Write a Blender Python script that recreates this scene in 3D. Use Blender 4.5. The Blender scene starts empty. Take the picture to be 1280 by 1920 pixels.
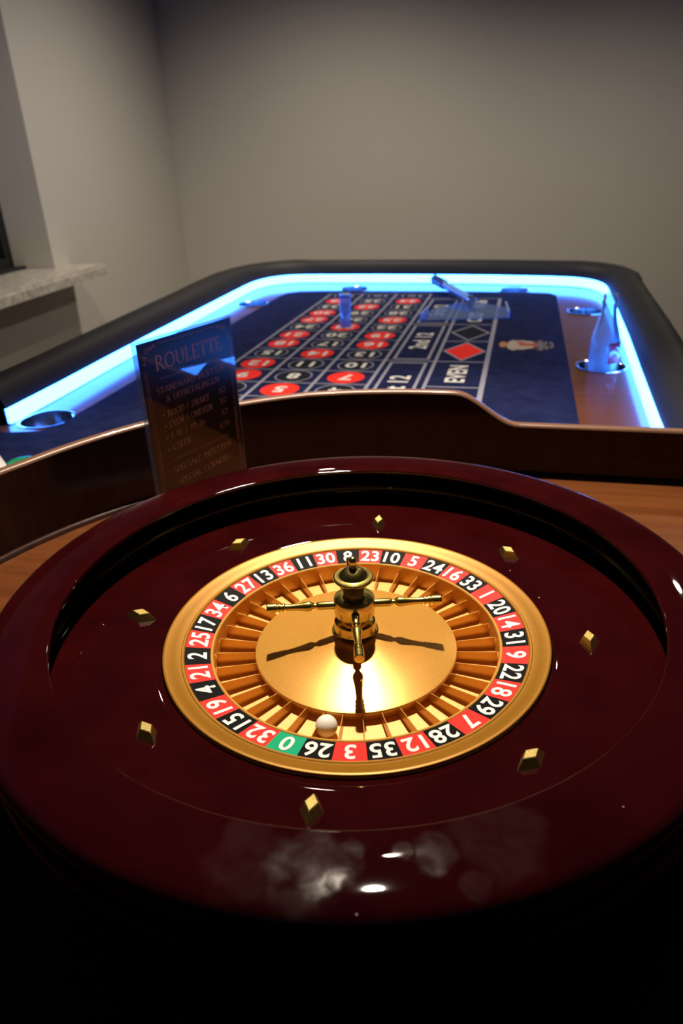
import bpy, bmesh, math, random
from math import sin, cos, pi, radians, sqrt, atan2, hypot
from mathutils import Vector, Matrix
random.seed(7)
SC = bpy.context.scene
COL = SC.collection

# ------------------------------------------------------------------ measures
R = 0.125                 # outer radius of the ring of numbers
T = 0.86                  # height of the table surface (wood and felt)
ZR = T + 0.54 * R         # height of the ring of numbers
ANG = 0.239293            # the table is turned by this angle against the wheel's y axis
OX, OY = -0.04236, 0.74428  # table origin (centre of the number 1 field)

# ------------------------------------------------------------------ camera
def basis(pitch, yaw, roll):
    fw = Vector((sin(yaw) * cos(pitch), cos(yaw) * cos(pitch), -sin(pitch)))
    r = Vector((cos(yaw), -sin(yaw), 0)); u = r.cross(fw)
    return cos(roll) * r + sin(roll) * u, -sin(roll) * r + cos(roll) * u, fw
rr, uu, ff = basis(0.46193, -0.014677, -0.0443206)
cam_d = bpy.data.cameras.new('camera'); cam = bpy.data.objects.new('camera', cam_d); COL.objects.link(cam)
M = Matrix.Identity(4)
for i in range(3):
    M[i][0] = rr[i]; M[i][1] = uu[i]; M[i][2] = -ff[i]
CP = Vector((0, -3.42717 * R, ZR + 2.51021 * R))
for i in range(3): M[i][3] = CP[i]
cam.matrix_world = M
cam_d.sensor_fit = 'HORIZONTAL'; cam_d.sensor_width = 36.0
cam_d.lens = 1325.2 / 1280 * 36.0
cam_d.clip_start = 0.01
cam_d.dof.use_dof = True; cam_d.dof.focus_distance = 0.50; cam_d.dof.aperture_fstop = 13.0
SC.camera = cam

# ------------------------------------------------------------------ world, lights, exposure
world = bpy.data.worlds.new('world'); SC.world = world; world.use_nodes = True
world.node_tree.nodes['Background'].inputs[0].default_value = (0.5, 0.45, 0.4, 1)
world.node_tree.nodes['Background'].inputs[1].default_value = 0.02
SC.view_settings.view_transform = 'Standard'; SC.view_settings.look = 'None'
SC.view_settings.gamma = 1; SC.view_settings.use_curve_mapping = False
SC.view_settings.exposure = 0.0
def spot(name, loc, target, power, size, blend, radius, color):
    d = bpy.data.lights.new(name, 'SPOT'); d.energy = power; d.spot_size = radians(size); d.spot_blend = blend
    d.shadow_soft_size = radius; d.color = color
    o = bpy.data.objects.new(name, d); COL.objects.link(o); o.location = loc
    v = Vector(target) - Vector(loc); o.rotation_euler = v.to_track_quat('-Z', 'Y').to_euler()
    return o
WARM = (1.0, 0.86, 0.69)
spot('ceiling_spot', (0.026, 0.69, ZR + 1.70), (0.02, 0.33, ZR), 285, 50, 1.0, 0.030, WARM)
spot('ceiling_spot', (0.085, 1.07, ZR + 1.70), (0.12, 1.36, T), 62, 100, 1.0, 0.026, WARM)
spot('ceiling_spot', (-0.1, 2.9, ZR + 1.70), (-0.1, 3.08, 0.0), 96, 138, 1.0, 0.03, WARM)
spot('ceiling_spot', (-0.75, 1.5, ZR + 1.70), (-1.1, 2.4, 0.6), 55, 92, 1.0, 0.03, WARM)  # added spot, tilted to brighten the window recess and the wall below it
spot('ceiling_spot', (1.6, 2.5, ZR + 1.70), (1.2, 2.7, 0.0), 68, 134, 1.0, 0.03, WARM)

# ------------------------------------------------------------------ helpers
def link(o, parent=None):
    COL.objects.link(o)
    if parent is not None: o.parent = parent
    return o
def tag(o, label=None, cat=None, group=None, kind=None):
    if label: o['label'] = label
    if cat: o['category'] = cat
    if group: o['group'] = group
    if kind: o['kind'] = kind
    return o
def empty(name, loc, rz=0):
    o = bpy.data.objects.new(name, None); o.empty_display_size = 0.05
    COL.objects.link(o); o.location = loc; o.rotation_euler = (0, 0, rz); return o
def mesh(name, verts, faces, mats, smooth=None, fmat=None):
    m = bpy.data.meshes.new(name); m.from_pydata([tuple(v) for v in verts], [], faces)
    for mt in (mats if isinstance(mats, (list, tuple)) else [mats]): m.materials.append(mt)
    if fmat: m.polygons.foreach_set('material_index', fmat)
    bm = bmesh.new(); bm.from_mesh(m); bmesh.ops.recalc_face_normals(bm, faces=bm.faces); bm.to_mesh(m); bm.free()
    if smooth is not None:
        m.polygons.foreach_set('use_smooth', [True] * len(m.polygons)); m.set_sharp_from_angle(angle=radians(smooth))
    m.update(); return m
def obj(name, m, parent=None): return link(bpy.data.objects.new(name, m), parent)
def build(name, verts, faces, mats, parent=None, smooth=None, fmat=None):
    return obj(name, mesh(name, verts, faces, mats, smooth, fmat), parent)
class G:
    """collects vertices and faces of one mesh"""
    def __init__(s): s.v = []; s.f = []; s.m = []
    def add(s, vs, fs, mi=0):
        b = len(s.v); s.v += [tuple(v) for v in vs]; s.f += [tuple(i + b for i in f) for f in fs]; s.m += [mi] * len(fs)
    def box(s, x0, x1, y0, y1, z0, z1, mi=0):
        s.add([(x0, y0, z0), (x1, y0, z0), (x1, y1, z0), (x0, y1, z0), (x0, y0, z1), (x1, y0, z1), (x1, y1, z1), (x0, y1, z1)],
              [(0, 3, 2, 1), (4, 5, 6, 7), (0, 1, 5, 4), (1, 2, 6, 5), (2, 3, 7, 6), (3, 0, 4, 7)], mi)
    def lathe(s, prof, n=96, mi=0, closed=False, mat=None, cap=False):
        vs = []; fs = []; k = len(prof)
        for i in range(n):
            a = 2 * pi * i / n
            for (r, z) in prof:
                p = Vector((r * cos(a), r * sin(a), z)); vs.append(mat @ p if mat else p)
        for i in range(n):
            j = (i + 1) % n
            for q in range(k if closed else k - 1):
                q2 = (q + 1) % k
                fs.append((i * k + q, j * k + q, j * k + q2, i * k + q2))
        if cap:
            for q, flip in ((0, False), (k - 1, True)):
                if prof[q][0] > 1e-6:
                    ring = [i * k + q for i in range(n)]
                    fs.append(tuple(ring if not flip else ring[::-1]))
        s.add(vs, fs, mi)
    def out(s, name, mats, parent=None, smooth=None): return build(name, s.v, s.f, mats, parent, smooth, s.m)
def lathe(name, prof, mat, parent, n=128, smooth=35, closed=False, cap=False, scale=1.0, dz=0.0):
    g = G(); g.lathe([(r * scale, z * scale + dz) for r, z in prof], n, closed=closed, cap=cap)
    o = g.out(name, mat, parent, smooth)
    bm = bmesh.new(); bm.from_mesh(o.data); bmesh.ops.remove_doubles(bm, verts=bm.verts, dist=1e-6); bm.to_mesh(o.data); bm.free()
    return o
def polyfill(name, loops, z0, z1, mat, parent=None):
    """flat slab from a 2D outline with holes"""
    cu = bpy.data.curves.new(name, 'CURVE'); cu.dimensions = '2D'; cu.fill_mode = 'BOTH'; cu.extrude = (z1 - z0) / 2
    for lp in loops:
        sp = cu.splines.new('POLY'); sp.points.add(len(lp) - 1); sp.use_cyclic_u = True
        for p, (x, y) in zip(sp.points, lp): p.co = (x, y, 0, 1)
    t = bpy.data.objects.new('tmp', cu); COL.objects.link(t)
    bpy.context.view_layer.update()
    m = bpy.data.meshes.new_from_object(t.evaluated_get(bpy.context.evaluated_depsgraph_get()))
    bpy.data.objects.remove(t); bpy.data.curves.remove(cu)
    m.transform(Matrix.Translation((0, 0, (z0 + z1) / 2)))
    m.materials.clear(); m.materials.append(mat); m.name = name
    for p in m.polygons: p.use_smooth = False
    return obj(name, m, parent)
_txt = {}
def textmesh(s, size, mat, bold=0.0, sx=1.0, extrude=0.0):
    key = (s, size, mat.name, bold, sx, extrude)
    if key in _txt: return _txt[key]
    cu = bpy.data.curves.new('txt', 'FONT'); cu.body = s; cu.size = size; cu.offset = bold * size
    cu.align_x = 'CENTER'; cu.resolution_u = 4; cu.extrude = extrude; cu.space_character = 1.0 + bold * 2
    t = bpy.data.objects.new('tmp', cu); COL.objects.link(t); bpy.context.view_layer.update()
    m = bpy.data.meshes.new_from_object(t.evaluated_get(bpy.context.evaluated_depsgraph_get()))
    bpy.data.objects.remove(t); bpy.data.curves.remove(cu)
    xs = [v.co.x for v in m.vertices]; ys = [v.co.y for v in m.vertices]
    cx, cy = (min(xs) + max(xs)) / 2, (min(ys) + max(ys)) / 2
    m.transform(Matrix.Diagonal((sx, 1, 1, 1)) @ Matrix.Translation((-cx, -cy, 0)))
    m.materials.clear(); m.materials.append(mat); m.name = 'lettering'
    _txt[key] = m; return m
def circle(cx, cy, r, n=48, ry=None): return [(cx + r * cos(2 * pi * i / n), cy + (ry or r) * sin(2 * pi * i / n)) for i in range(n)]

# ------------------------------------------------------------------ materials
def mat(name, color, rough=0.5, metal=0.0, coat=0.0, coat_rough=0.03, spec=0.5, trans=0.0, ior=1.5, emit=None, estr=0.0, sheen=0.0):
    m = bpy.data.materials.new(name); m.use_nodes = True; b = m.node_tree.nodes['Principled BSDF']
    b.inputs['Base Color'].default_value = (*color, 1); b.inputs['Roughness'].default_value = rough
    b.inputs['Metallic'].default_value = metal; b.inputs['Coat Weight'].default_value = coat
    b.inputs['Coat Roughness'].default_value = coat_rough; b.inputs['Specular IOR Level'].default_value = spec
    b.inputs['Transmission Weight'].default_value = trans; b.inputs['IOR'].default_value = ior
    b.inputs['Sheen Weight'].default_value = sheen
    if emit: b.inputs['Emission Color'].default_value = (*emit, 1); b.inputs['Emission Strength'].default_value = estr
    return m
def nodes(m): return m.node_tree.nodes, m.node_tree.links, m.node_tree.nodes['Principled BSDF']
def add_noise(m, c1, c2, scale=(10, 10, 10), nscale=1.0, detail=4, lo=0.35, hi=0.65, bump=0.0, bdist=0.001, coord='Object', rough=None):
    N, L, b = nodes(m)
    tc = N.new('ShaderNodeTexCoord'); mp = N.new('ShaderNodeMapping'); mp.inputs['Scale'].default_value = scale
    nz = N.new('ShaderNodeTexNoise'); nz.inputs['Scale'].default_value = nscale; nz.inputs['Detail'].default_value = detail
    L.new(tc.outputs[coord], mp.inputs['Vector']); L.new(mp.outputs[0], nz.inputs['Vector'])
    cr = N.new('ShaderNodeValToRGB'); cr.color_ramp.elements[0].position = lo; cr.color_ramp.elements[1].position = hi
    cr.color_ramp.elements[0].color = (*c1, 1); cr.color_ramp.elements[1].color = (*c2, 1)
    L.new(nz.outputs['Fac'], cr.inputs['Fac']); L.new(cr.outputs['Color'], b.inputs['Base Color'])
    if bump:
        bp = N.new('ShaderNodeBump'); bp.inputs['Strength'].default_value = bump; bp.inputs['Distance'].default_value = bdist
        L.new(nz.outputs['Fac'], bp.inputs['Height']); L.new(bp.outputs[0], b.inputs['Normal'])
    if rough:
        mr = N.new('ShaderNodeMapRange'); mr.inputs['To Min'].default_value = rough[0]; mr.inputs['To Max'].default_value = rough[1]
        L.new(nz.outputs['Fac'], mr.inputs['Value']); L.new(mr.outputs[0], b.inputs['Roughness'])
    return nz

M_wall = mat('wall_paint', (0.62, 0.60, 0.56), 0.85, spec=0.2); add_noise(M_wall, (0.61, 0.59, 0.55), (0.63, 0.61, 0.57), (60, 60, 60), 2.0, bump=0.03, bdist=0.001)
M_ceil = mat('ceiling_paint', (0.10, 0.10, 0.10), 0.9)  # dark grey so that the lacquered wheel reflects a dim ceiling
M_floor = mat('floor_boards', (0.06, 0.045, 0.035), 0.5); add_noise(M_floor, (0.05, 0.035, 0.025), (0.085, 0.06, 0.045), (2, 14, 2), 1.5)
M_jamb = mat('jamb_paint', (0.55, 0.53, 0.48), 0.85, spec=0.2)
M_stone = mat('speckled_marble', (0.5, 0.48, 0.44), 0.25); add_noise(M_stone, (0.36, 0.34, 0.31), (0.66, 0.63, 0.58), (40, 40, 40), 1.0, 5, 0.3, 0.7)
M_winframe = mat('window_frame_black', (0.012, 0.013, 0.015), 0.5)
M_night = mat('night_glass', (0.006, 0.008, 0.01), 0.05)

M_red = mat('lacquered_mahogany', (0.040, 0.0035, 0.006), 0.6, coat=1.0, coat_rough=0.02, spec=0.0)
def lacquer(m, smudge):
    N, L, b = nodes(m)
    tc = N.new('ShaderNodeTexCoord'); nz = N.new('ShaderNodeTexNoise'); nz.inputs['Scale'].default_value = 22; nz.inputs['Detail'].default_value = 6
    L.new(tc.outputs['Object'], nz.inputs['Vector'])
    cr = N.new('ShaderNodeValToRGB'); cr.color_ramp.elements[0].position = 0.3; cr.color_ramp.elements[1].position = 0.75
    cr.color_ramp.elements[0].color = (0.016, 0.0011, 0.0014, 1); cr.color_ramp.elements[1].color = (0.028, 0.0019, 0.0024, 1)
    L.new(nz.outputs['Fac'], cr.inputs['Fac'])
    # specks of dust
    vo = N.new('ShaderNodeTexVoronoi'); vo.inputs['Scale'].default_value = 75; L.new(tc.outputs['Object'], vo.inputs['Vector'])
    lt = N.new('ShaderNodeMath'); lt.operation = 'LESS_THAN'; lt.inputs[1].default_value = 0.055; L.new(vo.outputs['Distance'], lt.inputs[0])
    wn = N.new('ShaderNodeTexNoise'); wn.inputs['Scale'].default_value = 30; L.new(tc.outputs['Object'], wn.inputs['Vector'])
    gt = N.new('ShaderNodeMath'); gt.operation = 'GREATER_THAN'; gt.inputs[1].default_value = 0.62; L.new(wn.outputs['Fac'], gt.inputs[0])
    sp = N.new('ShaderNodeMath'); sp.operation = 'MULTIPLY'; L.new(lt.outputs[0], sp.inputs[0]); L.new(gt.outputs[0], sp.inputs[1])
    fac = sp.outputs[0]; haze = None
    if smudge:
        # finger smears: soft patches with a streaky grain of their own
        acc = None
        for (x, y, rad, amt) in smudge:
            mp = N.new('ShaderNodeMapping'); mp.inputs['Location'].default_value = (-x, -y, 0); L.new(tc.outputs['Object'], mp.inputs['Vector'])
            dn = N.new('ShaderNodeTexNoise'); dn.inputs['Scale'].default_value = 60; L.new(tc.outputs['Object'], dn.inputs['Vector'])
            sx = N.new('ShaderNodeSeparateXYZ'); L.new(mp.outputs[0], sx.inputs[0])
            cx = N.new('ShaderNodeCombineXYZ'); L.new(sx.outputs[0], cx.inputs[0]); L.new(sx.outputs[1], cx.inputs[1])
            ln = N.new('ShaderNodeVectorMath'); ln.operation = 'LENGTH'; L.new(cx.outputs[0], ln.inputs[0])
            wob = N.new('ShaderNodeMath'); wob.operation = 'MULTIPLY_ADD'; wob.inputs[1].default_value = rad * 1.1; L.new(dn.outputs['Fac'], wob.inputs[0]); L.new(ln.outputs['Value'], wob.inputs[2])
            mr = N.new('ShaderNodeMapRange'); mr.interpolation_type = 'SMOOTHSTEP'
            mr.inputs['From Min'].default_value = rad * 1.55; mr.inputs['From Max'].default_value = rad * 1.2; mr.inputs['To Min'].default_value = 0; mr.inputs['To Max'].default_value = amt
            L.new(wob.outputs[0], mr.inputs['Value'])
            if acc is None: acc = mr.outputs[0]
            else:
                a = N.new('ShaderNodeMath'); a.operation = 'MAXIMUM'; L.new(acc, a.inputs[0]); L.new(mr.outputs[0], a.inputs[1]); acc = a.outputs[0]
        gr = N.new('ShaderNodeTexNoise'); gr.inputs['Scale'].default_value = 85; gr.inputs['Detail'].default_value = 7; gr.inputs['Distortion'].default_value = 0.6
        L.new(tc.outputs['Object'], gr.inputs['Vector'])
        g2 = N.new('ShaderNodeMapRange'); g2.inputs['From Min'].default_value = 0.18; g2.inputs['From Max'].default_value = 0.85; L.new(gr.outputs['Fac'], g2.inputs['Value'])
        hz = N.new('ShaderNodeMath'); hz.operation = 'MULTIPLY'; L.new(acc, hz.inputs[0]); L.new(g2.outputs[0], hz.inputs[1]); haze = hz.outputs[0]
        ro = N.new('ShaderNodeMath'); ro.operation = 'MULTIPLY_ADD'; ro.inputs[1].default_value = 0.14; ro.inputs[2].default_value = 0.018
        L.new(haze, ro.inputs[0]); L.new(ro.outputs[0], b.inputs['Coat Roughness'])
        fm = N.new('ShaderNodeMath'); fm.operation = 'MULTIPLY'; fm.inputs[1].default_value = 0.09; L.new(haze, fm.inputs[0])
        ad = N.new('ShaderNodeMath'); ad.operation = 'MAXIMUM'; L.new(sp.outputs[0], ad.inputs[0]); L.new(fm.outputs[0], ad.inputs[1]); fac = ad.outputs[0]
    mx = N.new('ShaderNodeMix'); mx.data_type = 'RGBA'; L.new(fac, mx.inputs['Factor']); L.new(cr.outputs['Color'], mx.inputs['A']); mx.inputs['B'].default_value = (0.35, 0.30, 0.28, 1)
    L.new(mx.outputs['Result'], b.inputs['Base Color'])
lacquer(M_red, None)
M_rim = mat('lacquered_mahogany_fingered', (0.040, 0.0035, 0.006), 0.6, coat=1.0, coat_rough=0.02, spec=0.0)
lacquer(M_rim, [(-0.024, -0.226, 0.024, 1.0), (-0.006, -0.218, 0.007, 0.9), (0.030, -0.221, 0.012, 0.9), (0.018, -0.219, 0.006, 0.8), (-0.05, -0.222, 0.022, 0.4), (0.062, -0.212, 0.024, 0.35), (0.045, -0.235, 0.008, 0.5), (-0.052, -0.205, 0.014, 0.4)])
M_black = mat('black_lacquer', (0.003, 0.003, 0.003), 0.12, spec=0.25)
M_side = mat('black_brown_side', (0.003, 0.0026, 0.0026), 0.5, spec=0.04)

def gold(name, c, rough, metal, spark=True):
    m = mat(name, c, rough, metal, spec=0.45)
    N, L, b = nodes(m)
    tc = N.new('ShaderNodeTexCoord'); vo = N.new('ShaderNodeTexNoise'); vo.inputs['Scale'].default_value = 2600; vo.inputs['Detail'].default_value = 1
    L.new(tc.outputs['Object'], vo.inputs['Vector'])
    cr = N.new('ShaderNodeValToRGB'); cr.color_ramp.elements[0].position = 0.30; cr.color_ramp.elements[1].position = 0.80
    cr.color_ramp.elements[0].color = (c[0] * 0.85, c[1] * 0.82, c[2] * 0.7, 1); cr.color_ramp.elements[1].color = (min(1, c[0] * 1.25), min(1, c[1] * 1.35), c[2] * 2.0, 1)
    L.new(vo.outputs['Fac'], cr.inputs['Fac']); L.new(cr.outputs['Color'], b.inputs['Base Color'])
    if spark:
        bp = N.new('ShaderNodeBump'); bp.inputs['Strength'].default_value = 0.25; bp.inputs['Distance'].default_value = 0.0001
        L.new(vo.outputs['Fac'], bp.inputs['Height']); L.new(bp.outputs[0], b.inputs['Normal'])
    return m
M_gold = gold('gold_metallic_paint', (0.63, 0.305, 0.046), 0.29, 0.36)
M_goldfloor = gold('gold_pocket_floor', (0.80, 0.45, 0.11), 0.40, 0.15)
M_goldrim = gold('gold_satin_ring', (0.31, 0.132, 0.004), 0.40, 0.35, False)
M_brass = mat('polished_brass', (0.66, 0.52, 0.14), 0.27, 1.0, coat=0.5, coat_rough=0.03)
M_brass2 = mat('brass_deflector', (0.66, 0.50, 0.15), 0.34, 1.0); add_noise(M_brass2, (0.56, 0.42, 0.12), (0.75, 0.58, 0.2), (900, 900, 900), 1.0)
M_cred = mat('number_red', (0.74, 0.028, 0.020), 0.5, spec=0.15)
M_cblk = mat('number_black', (0.0045, 0.0045, 0.005), 0.5, spec=0.06)
M_cgrn = mat('number_green', (0.004, 0.34, 0.16), 0.5, spec=0.15)
M_digit = mat('numeral_white', (0.80, 0.77, 0.72), 0.5)
M_ball = mat('ivory_ball', (0.84, 0.80, 0.70), 0.25, coat=0.25)
M_wood = mat('cherry_veneer', (0.25, 0.09, 0.03), 0.5, spec=0.1, coat=0.55, coat_rough=0.13); add_noise(M_wood, (0.085, 0.023, 0.005), (0.135, 0.042, 0.010), (4, 55, 4), 1.6, 7, 0.3, 0.72, bump=0.05, bdist=0.0005)
M_apron = mat('dark_apron', (0.02, 0.012, 0.008), 0.5)
M_felt = mat('navy_felt', (0.012, 0.018, 0.075), 0.95, spec=0.05, sheen=0.0); add_noise(M_felt, (0.008, 0.011, 0.042), (0.013, 0.018, 0.064), (30, 30, 30), 1.0, 6, bump=0.15, bdist=0.0006)
M_line = mat('felt_grey_line', (0.26, 0.26, 0.32), 0.9, spec=0.1)
M_fred = mat('felt_red', (0.78, 0.030, 0.018), 0.9, spec=0.1)
M_fblk = mat('felt_black', (0.008, 0.010, 0.014), 0.9, spec=0.1)
M_fwht = mat('felt_white', (0.62, 0.61, 0.58), 0.9, spec=0.1)
M_fgrn = mat('felt_green', (0.01, 0.25, 0.09), 0.9, spec=0.1)
M_leather = mat('black_leather', (0.008, 0.008, 0.009), 0.55, spec=0.14); add_noise(M_leather, (0.016, 0.016, 0.019), (0.023, 0.023, 0.027), (260, 260, 260), 1.0, 3, bump=0.12, bdist=0.0004)
M_led = mat('blue_led_strip', (0.1, 0.2, 0.4), 0.5, emit=(0.030, 0.19, 1.0), estr=26.0)
M_steel = mat('brushed_steel', (0.68, 0.68, 0.69), 0.13, 1.0)
M_guard = mat('brown_guard_board', (0.03, 0.012, 0.008), 0.45, spec=0.0, coat=0.6, coat_rough=0.12); add_noise(M_guard, (0.030, 0.0135, 0.0105), (0.042, 0.019, 0.015), (60, 60, 4), 1.0)
M_guardtop = mat('brown_guard_edge', (0.16, 0.075, 0.04), 0.35, coat=0.2)
M_card = mat('sign_card', (0.006, 0.006, 0.010), 0.3, coat=1.0, coat_rough=0.015)
M_print = mat('sign_print', (0.72, 0.48, 0.40), 0.4, coat=1.0, coat_rough=0.015)
M_acryl = mat('clear_acrylic', (0.95, 0.97, 1.0), 0.02, trans=1.0, ior=1.49)
M_glass = mat('bottle_glass', (0.93, 0.98, 0.97), 0.01, trans=1.0, ior=1.5)
M_blueacryl = mat('blue_acrylic', (0.20, 0.42, 0.95), 0.08, trans=0.75, ior=1.49)
M_bluehandle = mat('blue_handle', (0.25, 0.48, 0.95), 0.15, coat=0.5)
M_darkblue = mat('dark_blue_grip', (0.02, 0.06, 0.25), 0.3)
def thin(name, tint, body, fac, rough=0.06, fres=True):
    m = mat(name, body, rough, coat=1.0); N, L, b = nodes(m)
    tr = N.new('ShaderNodeBsdfTransparent'); tr.inputs[0].default_value = (*tint, 1)
    mx = N.new('ShaderNodeMixShader'); lw = N.new('ShaderNodeFresnel'); lw.inputs['IOR'].default_value = 1.45
    ad = N.new('ShaderNodeMath'); ad.operation = 'ADD'; ad.use_clamp = True; ad.inputs[1].default_value = fac; L.new(lw.outputs[0], ad.inputs[0])
    mx.inputs['Fac'].default_value = fac
    if fres: L.new(ad.outputs[0], mx.inputs['Fac'])
    L.new(tr.outputs[0], mx.inputs[1]); L.new(b.outputs[0], mx.inputs[2])
    L.new(mx.outputs[0], N['Material Output'].inputs['Surface']); return m
M_blade = thin('blue_clear_sheet', (0.72, 0.84, 1.0), (0.26, 0.42, 0.95), 0.24, 0.06, False)
M_marker = thin('clear_rod_lit_blue', (0.45, 0.65, 1.0), (0.30, 0.52, 1.0), 0.42, 0.06, False)  # clear acrylic; the blue light on it is put into the colour
M_glass = thin('bottle_glass', (0.90, 0.96, 0.98), (0.85, 0.92, 0.97), 0.20, 0.04, True)
M_sheet = thin('acrylic_sheet', (0.80, 0.88, 0.96), (0.55, 0.66, 0.80), 0.30, 0.05, False)
M_label = mat('label_red', (0.55, 0.012, 0.02), 0.4)
M_labelw = mat('label_white', (0.8, 0.8, 0.8), 0.4)
M_chipg = mat('chip_green', (0.01, 0.24, 0.09), 0.35)
M_paper = mat('paper_white', (0.75, 0.74, 0.70), 0.7)
M_orange = mat('emblem_orange', (0.40, 0.17, 0.04), 0.9); M_cream = mat('emblem_cream', (0.36, 0.29, 0.21), 0.9)
M_rust = mat('emblem_rust', (0.34, 0.075, 0.03), 0.9); M_taupe = mat('emblem_taupe', (0.13, 0.11, 0.11), 0.9); M_plum = mat('emblem_plum', (0.02, 0.012, 0.022), 0.9)

# ------------------------------------------------------------------ the room
WD = Vector((0.17107, 0.98526, 0)); WN = Vector((0.98526, -0.17107, 0))   # along the window wall / out of it
P1 = Vector((-1.25966, 2.27167, 0))
H = 2.66
def wp(along, out, z): return P1 + WD * along + WN * out + Vector((0, 0, z))
WOUT = -0.12                                   # wall face
A_J = 0.598; A_C = 2.185; A_N = -1.4; A_END = -5.2; SILLZ = T; HEADZ = 2.25
def prism(g, a0, a1, o0, o1, z0, z1):
    P = [wp(a0, o0, z0), wp(a1, o0, z0), wp(a1, o1, z0), wp(a0, o1, z0), wp(a0, o0, z1), wp(a1, o0, z1), wp(a1, o1, z1), wp(a0, o1, z1)]
    g.add(P, [(0, 3, 2, 1), (4, 5, 6, 7), (0, 1, 5, 4), (1, 2, 6, 5), (2, 3, 7, 6), (3, 0, 4, 7)])
g = G(); b0 = WOUT - 0.32
prism(g, A_J, A_C + 0.2, b0, WOUT, 0, H); prism(g, A_END, A_N, b0, WOUT, 0, H)
prism(g, A_N, A_J, b0, WOUT, 0, SILLZ - 0.035); prism(g, A_N, A_J, b0, WOUT, HEADZ, H)
tag(g.out('wall_left', M_wall), 'plain beige wall with the window recess', kind='structure')
g = G(); prism(g, A_C, A_C + 0.2, WOUT, WOUT + 5.2, 0, H); tag(g.out('wall_far', M_wall), 'plain beige wall behind the table', kind='structure')
g = G(); prism(g, A_END, A_C + 0.2, WOUT + 5.2, WOUT + 5.4, 0, H); tag(g.out('wall_right', M_wall), 'plain beige wall on the right', kind='structure')
g = G(); prism(g, A_END - 0.2, A_END, b0, WOUT + 5.4, 0, H); tag(g.out('wall_near', M_wall), 'plain beige wall behind the camera', kind='structure')
g = G(); prism(g, A_END - 0.2, A_C + 0.2, b0, WOUT + 5.4, -0.1, 0); tag(g.out('floor', M_floor), 'dark floor', kind='structure')
g = G(); prism(g, A_END - 0.2, A_C + 0.2, b0, WOUT + 5.4, H, H + 0.1); tag(g.out('ceiling', M_ceil), 'dark grey ceiling, darkened to dim its reflections', kind='structure')
# window in the recess
wroot = tag(empty('window_1', wp(A_N, WOUT - 0.2, SILLZ)), 'black framed window at night in the wall recess', kind='structure')
def worldpart(g, name, m, root, smooth=None):
    inv = (Matrix.Translation(root.location) @ root.rotation_euler.to_matrix().to_4x4()).inverted()
    g.v = [tuple(inv @ Vector(v)) for v in g.v]; return g.out(name, m, root, smooth)
dw = WOUT - 0.194
g = G(); prism(g, A_N, A_J, dw - 0.03, dw - 0.02, SILLZ, HEADZ); worldpart(g, 'pane', M_night, wroot)
g = G()
prism(g, A_J - 0.05, A_J - 0.001, dw - 0.05, dw, SILLZ + 0.001, HEADZ - 0.001); prism(g, A_N + 0.001, A_N + 0.05, dw - 0.05, dw, SILLZ + 0.001, HEADZ - 0.001)
prism(g, A_N + 0.05, A_J - 0.05, dw - 0.05, dw, HEADZ - 0.05, HEADZ - 0.001); prism(g, A_N + 0.05, A_J - 0.05, dw - 0.05, dw, SILLZ + 0.001, SILLZ + 0.05)
prism(g, (A_N + A_J) / 2 - 0.025, (A_N + A_J) / 2 + 0.025, dw - 0.05, dw, SILLZ + 0.05, HEADZ - 0.05)
worldpart(g, 'window_frame', M_winframe, wroot)
g = G(); prism(g, A_N + 0.01, A_J - 0.001, dw, dw + 0.055, SILLZ, SILLZ + 0.012); worldpart(g, 'frame_foot', M_winframe, wroot)
# sill board: slab with a groove along its front edge
troot = tag(empty('trim_1', wp(A_N, WOUT, SILLZ - 0.035)), 'speckled marble windowsill jutting out under the window', kind='structure')
g = G(); prism(g, A_N, A_J - 0.0005, WOUT - 0.2, WOUT, SILLZ - 0.035, SILLZ); prism(g, A_N - 0.1, A_J + 0.13, WOUT + 0.0005, WOUT + 0.172, SILLZ - 0.035, SILLZ)
worldpart(g, 'slab', M_stone, troot)
g = G(); prism(g, A_N - 0.1, A_J + 0.132, WOUT + 0.172, WOUT + 0.182, SILLZ - 0.046, SILLZ - 0.011); worldpart(g, 'front_edge', M_stone, troot)

# ------------------------------------------------------------------ gaming table
table = tag(empty('gaming_table', (OX, OY, 0), -ANG), 'roulette table with navy felt layout, black padded rail and blue light strip', 'table')
CV, CU = 0.2176, -0.7130           # wheel centre in table coordinates
CUPS = [(-0.462, -0.118, 0.046), (-0.470, 0.949, 0.046), (-0.213, 1.222, 0.046), (0.300, 1.192, 0.046), (0.489, 0.860, 0.046), (0.482, 0.311, 0.046)]
# inner face of the rail, with the width of the cushion at each point
PATH = [(-0.508, -0.153, .09), (-0.512, 0.0, .09), (-0.522, 0.2, .098), (-0.532, 0.45, .11), (-0.541, 0.75, .125), (-0.549, 1.0, .14), (-0.552, 1.12, .145)]
def corner(p0, c, p1, n=8):
    return [((1 - t) ** 2 * p0[0] + 2 * t * (1 - t) * c[0] + t * t * p1[0], (1 - t) ** 2 * p0[1] + 2 * t * (1 - t) * c[1] + t * t * p1[1]) for t in [i / n for i in range(1, n)]]
PATH += [(x, y, .135) for x, y in corner((-0.552, 1.12), (-0.556, 1.34), (-0.40, 1.337))]
PATH += [(-0.40, 1.337, .10), (-0.17, 1.331, .095), (0.03, 1.318, .092), (0.20, 1.302, .09), (0.40, 1.268, .09)]
PATH += [(x, y, .105) for x, y in corner((0.44, 1.258), (0.556, 1.225), (0.557, 1.06))]
PATH += [(0.557, 1.06, .095), (0.553, 0.8, .09), (0.545, 0.45, .09), (0.536, 0.2, .09), (0.527, -0.08, .09), (0.524, -0.2305, .09)]
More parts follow.
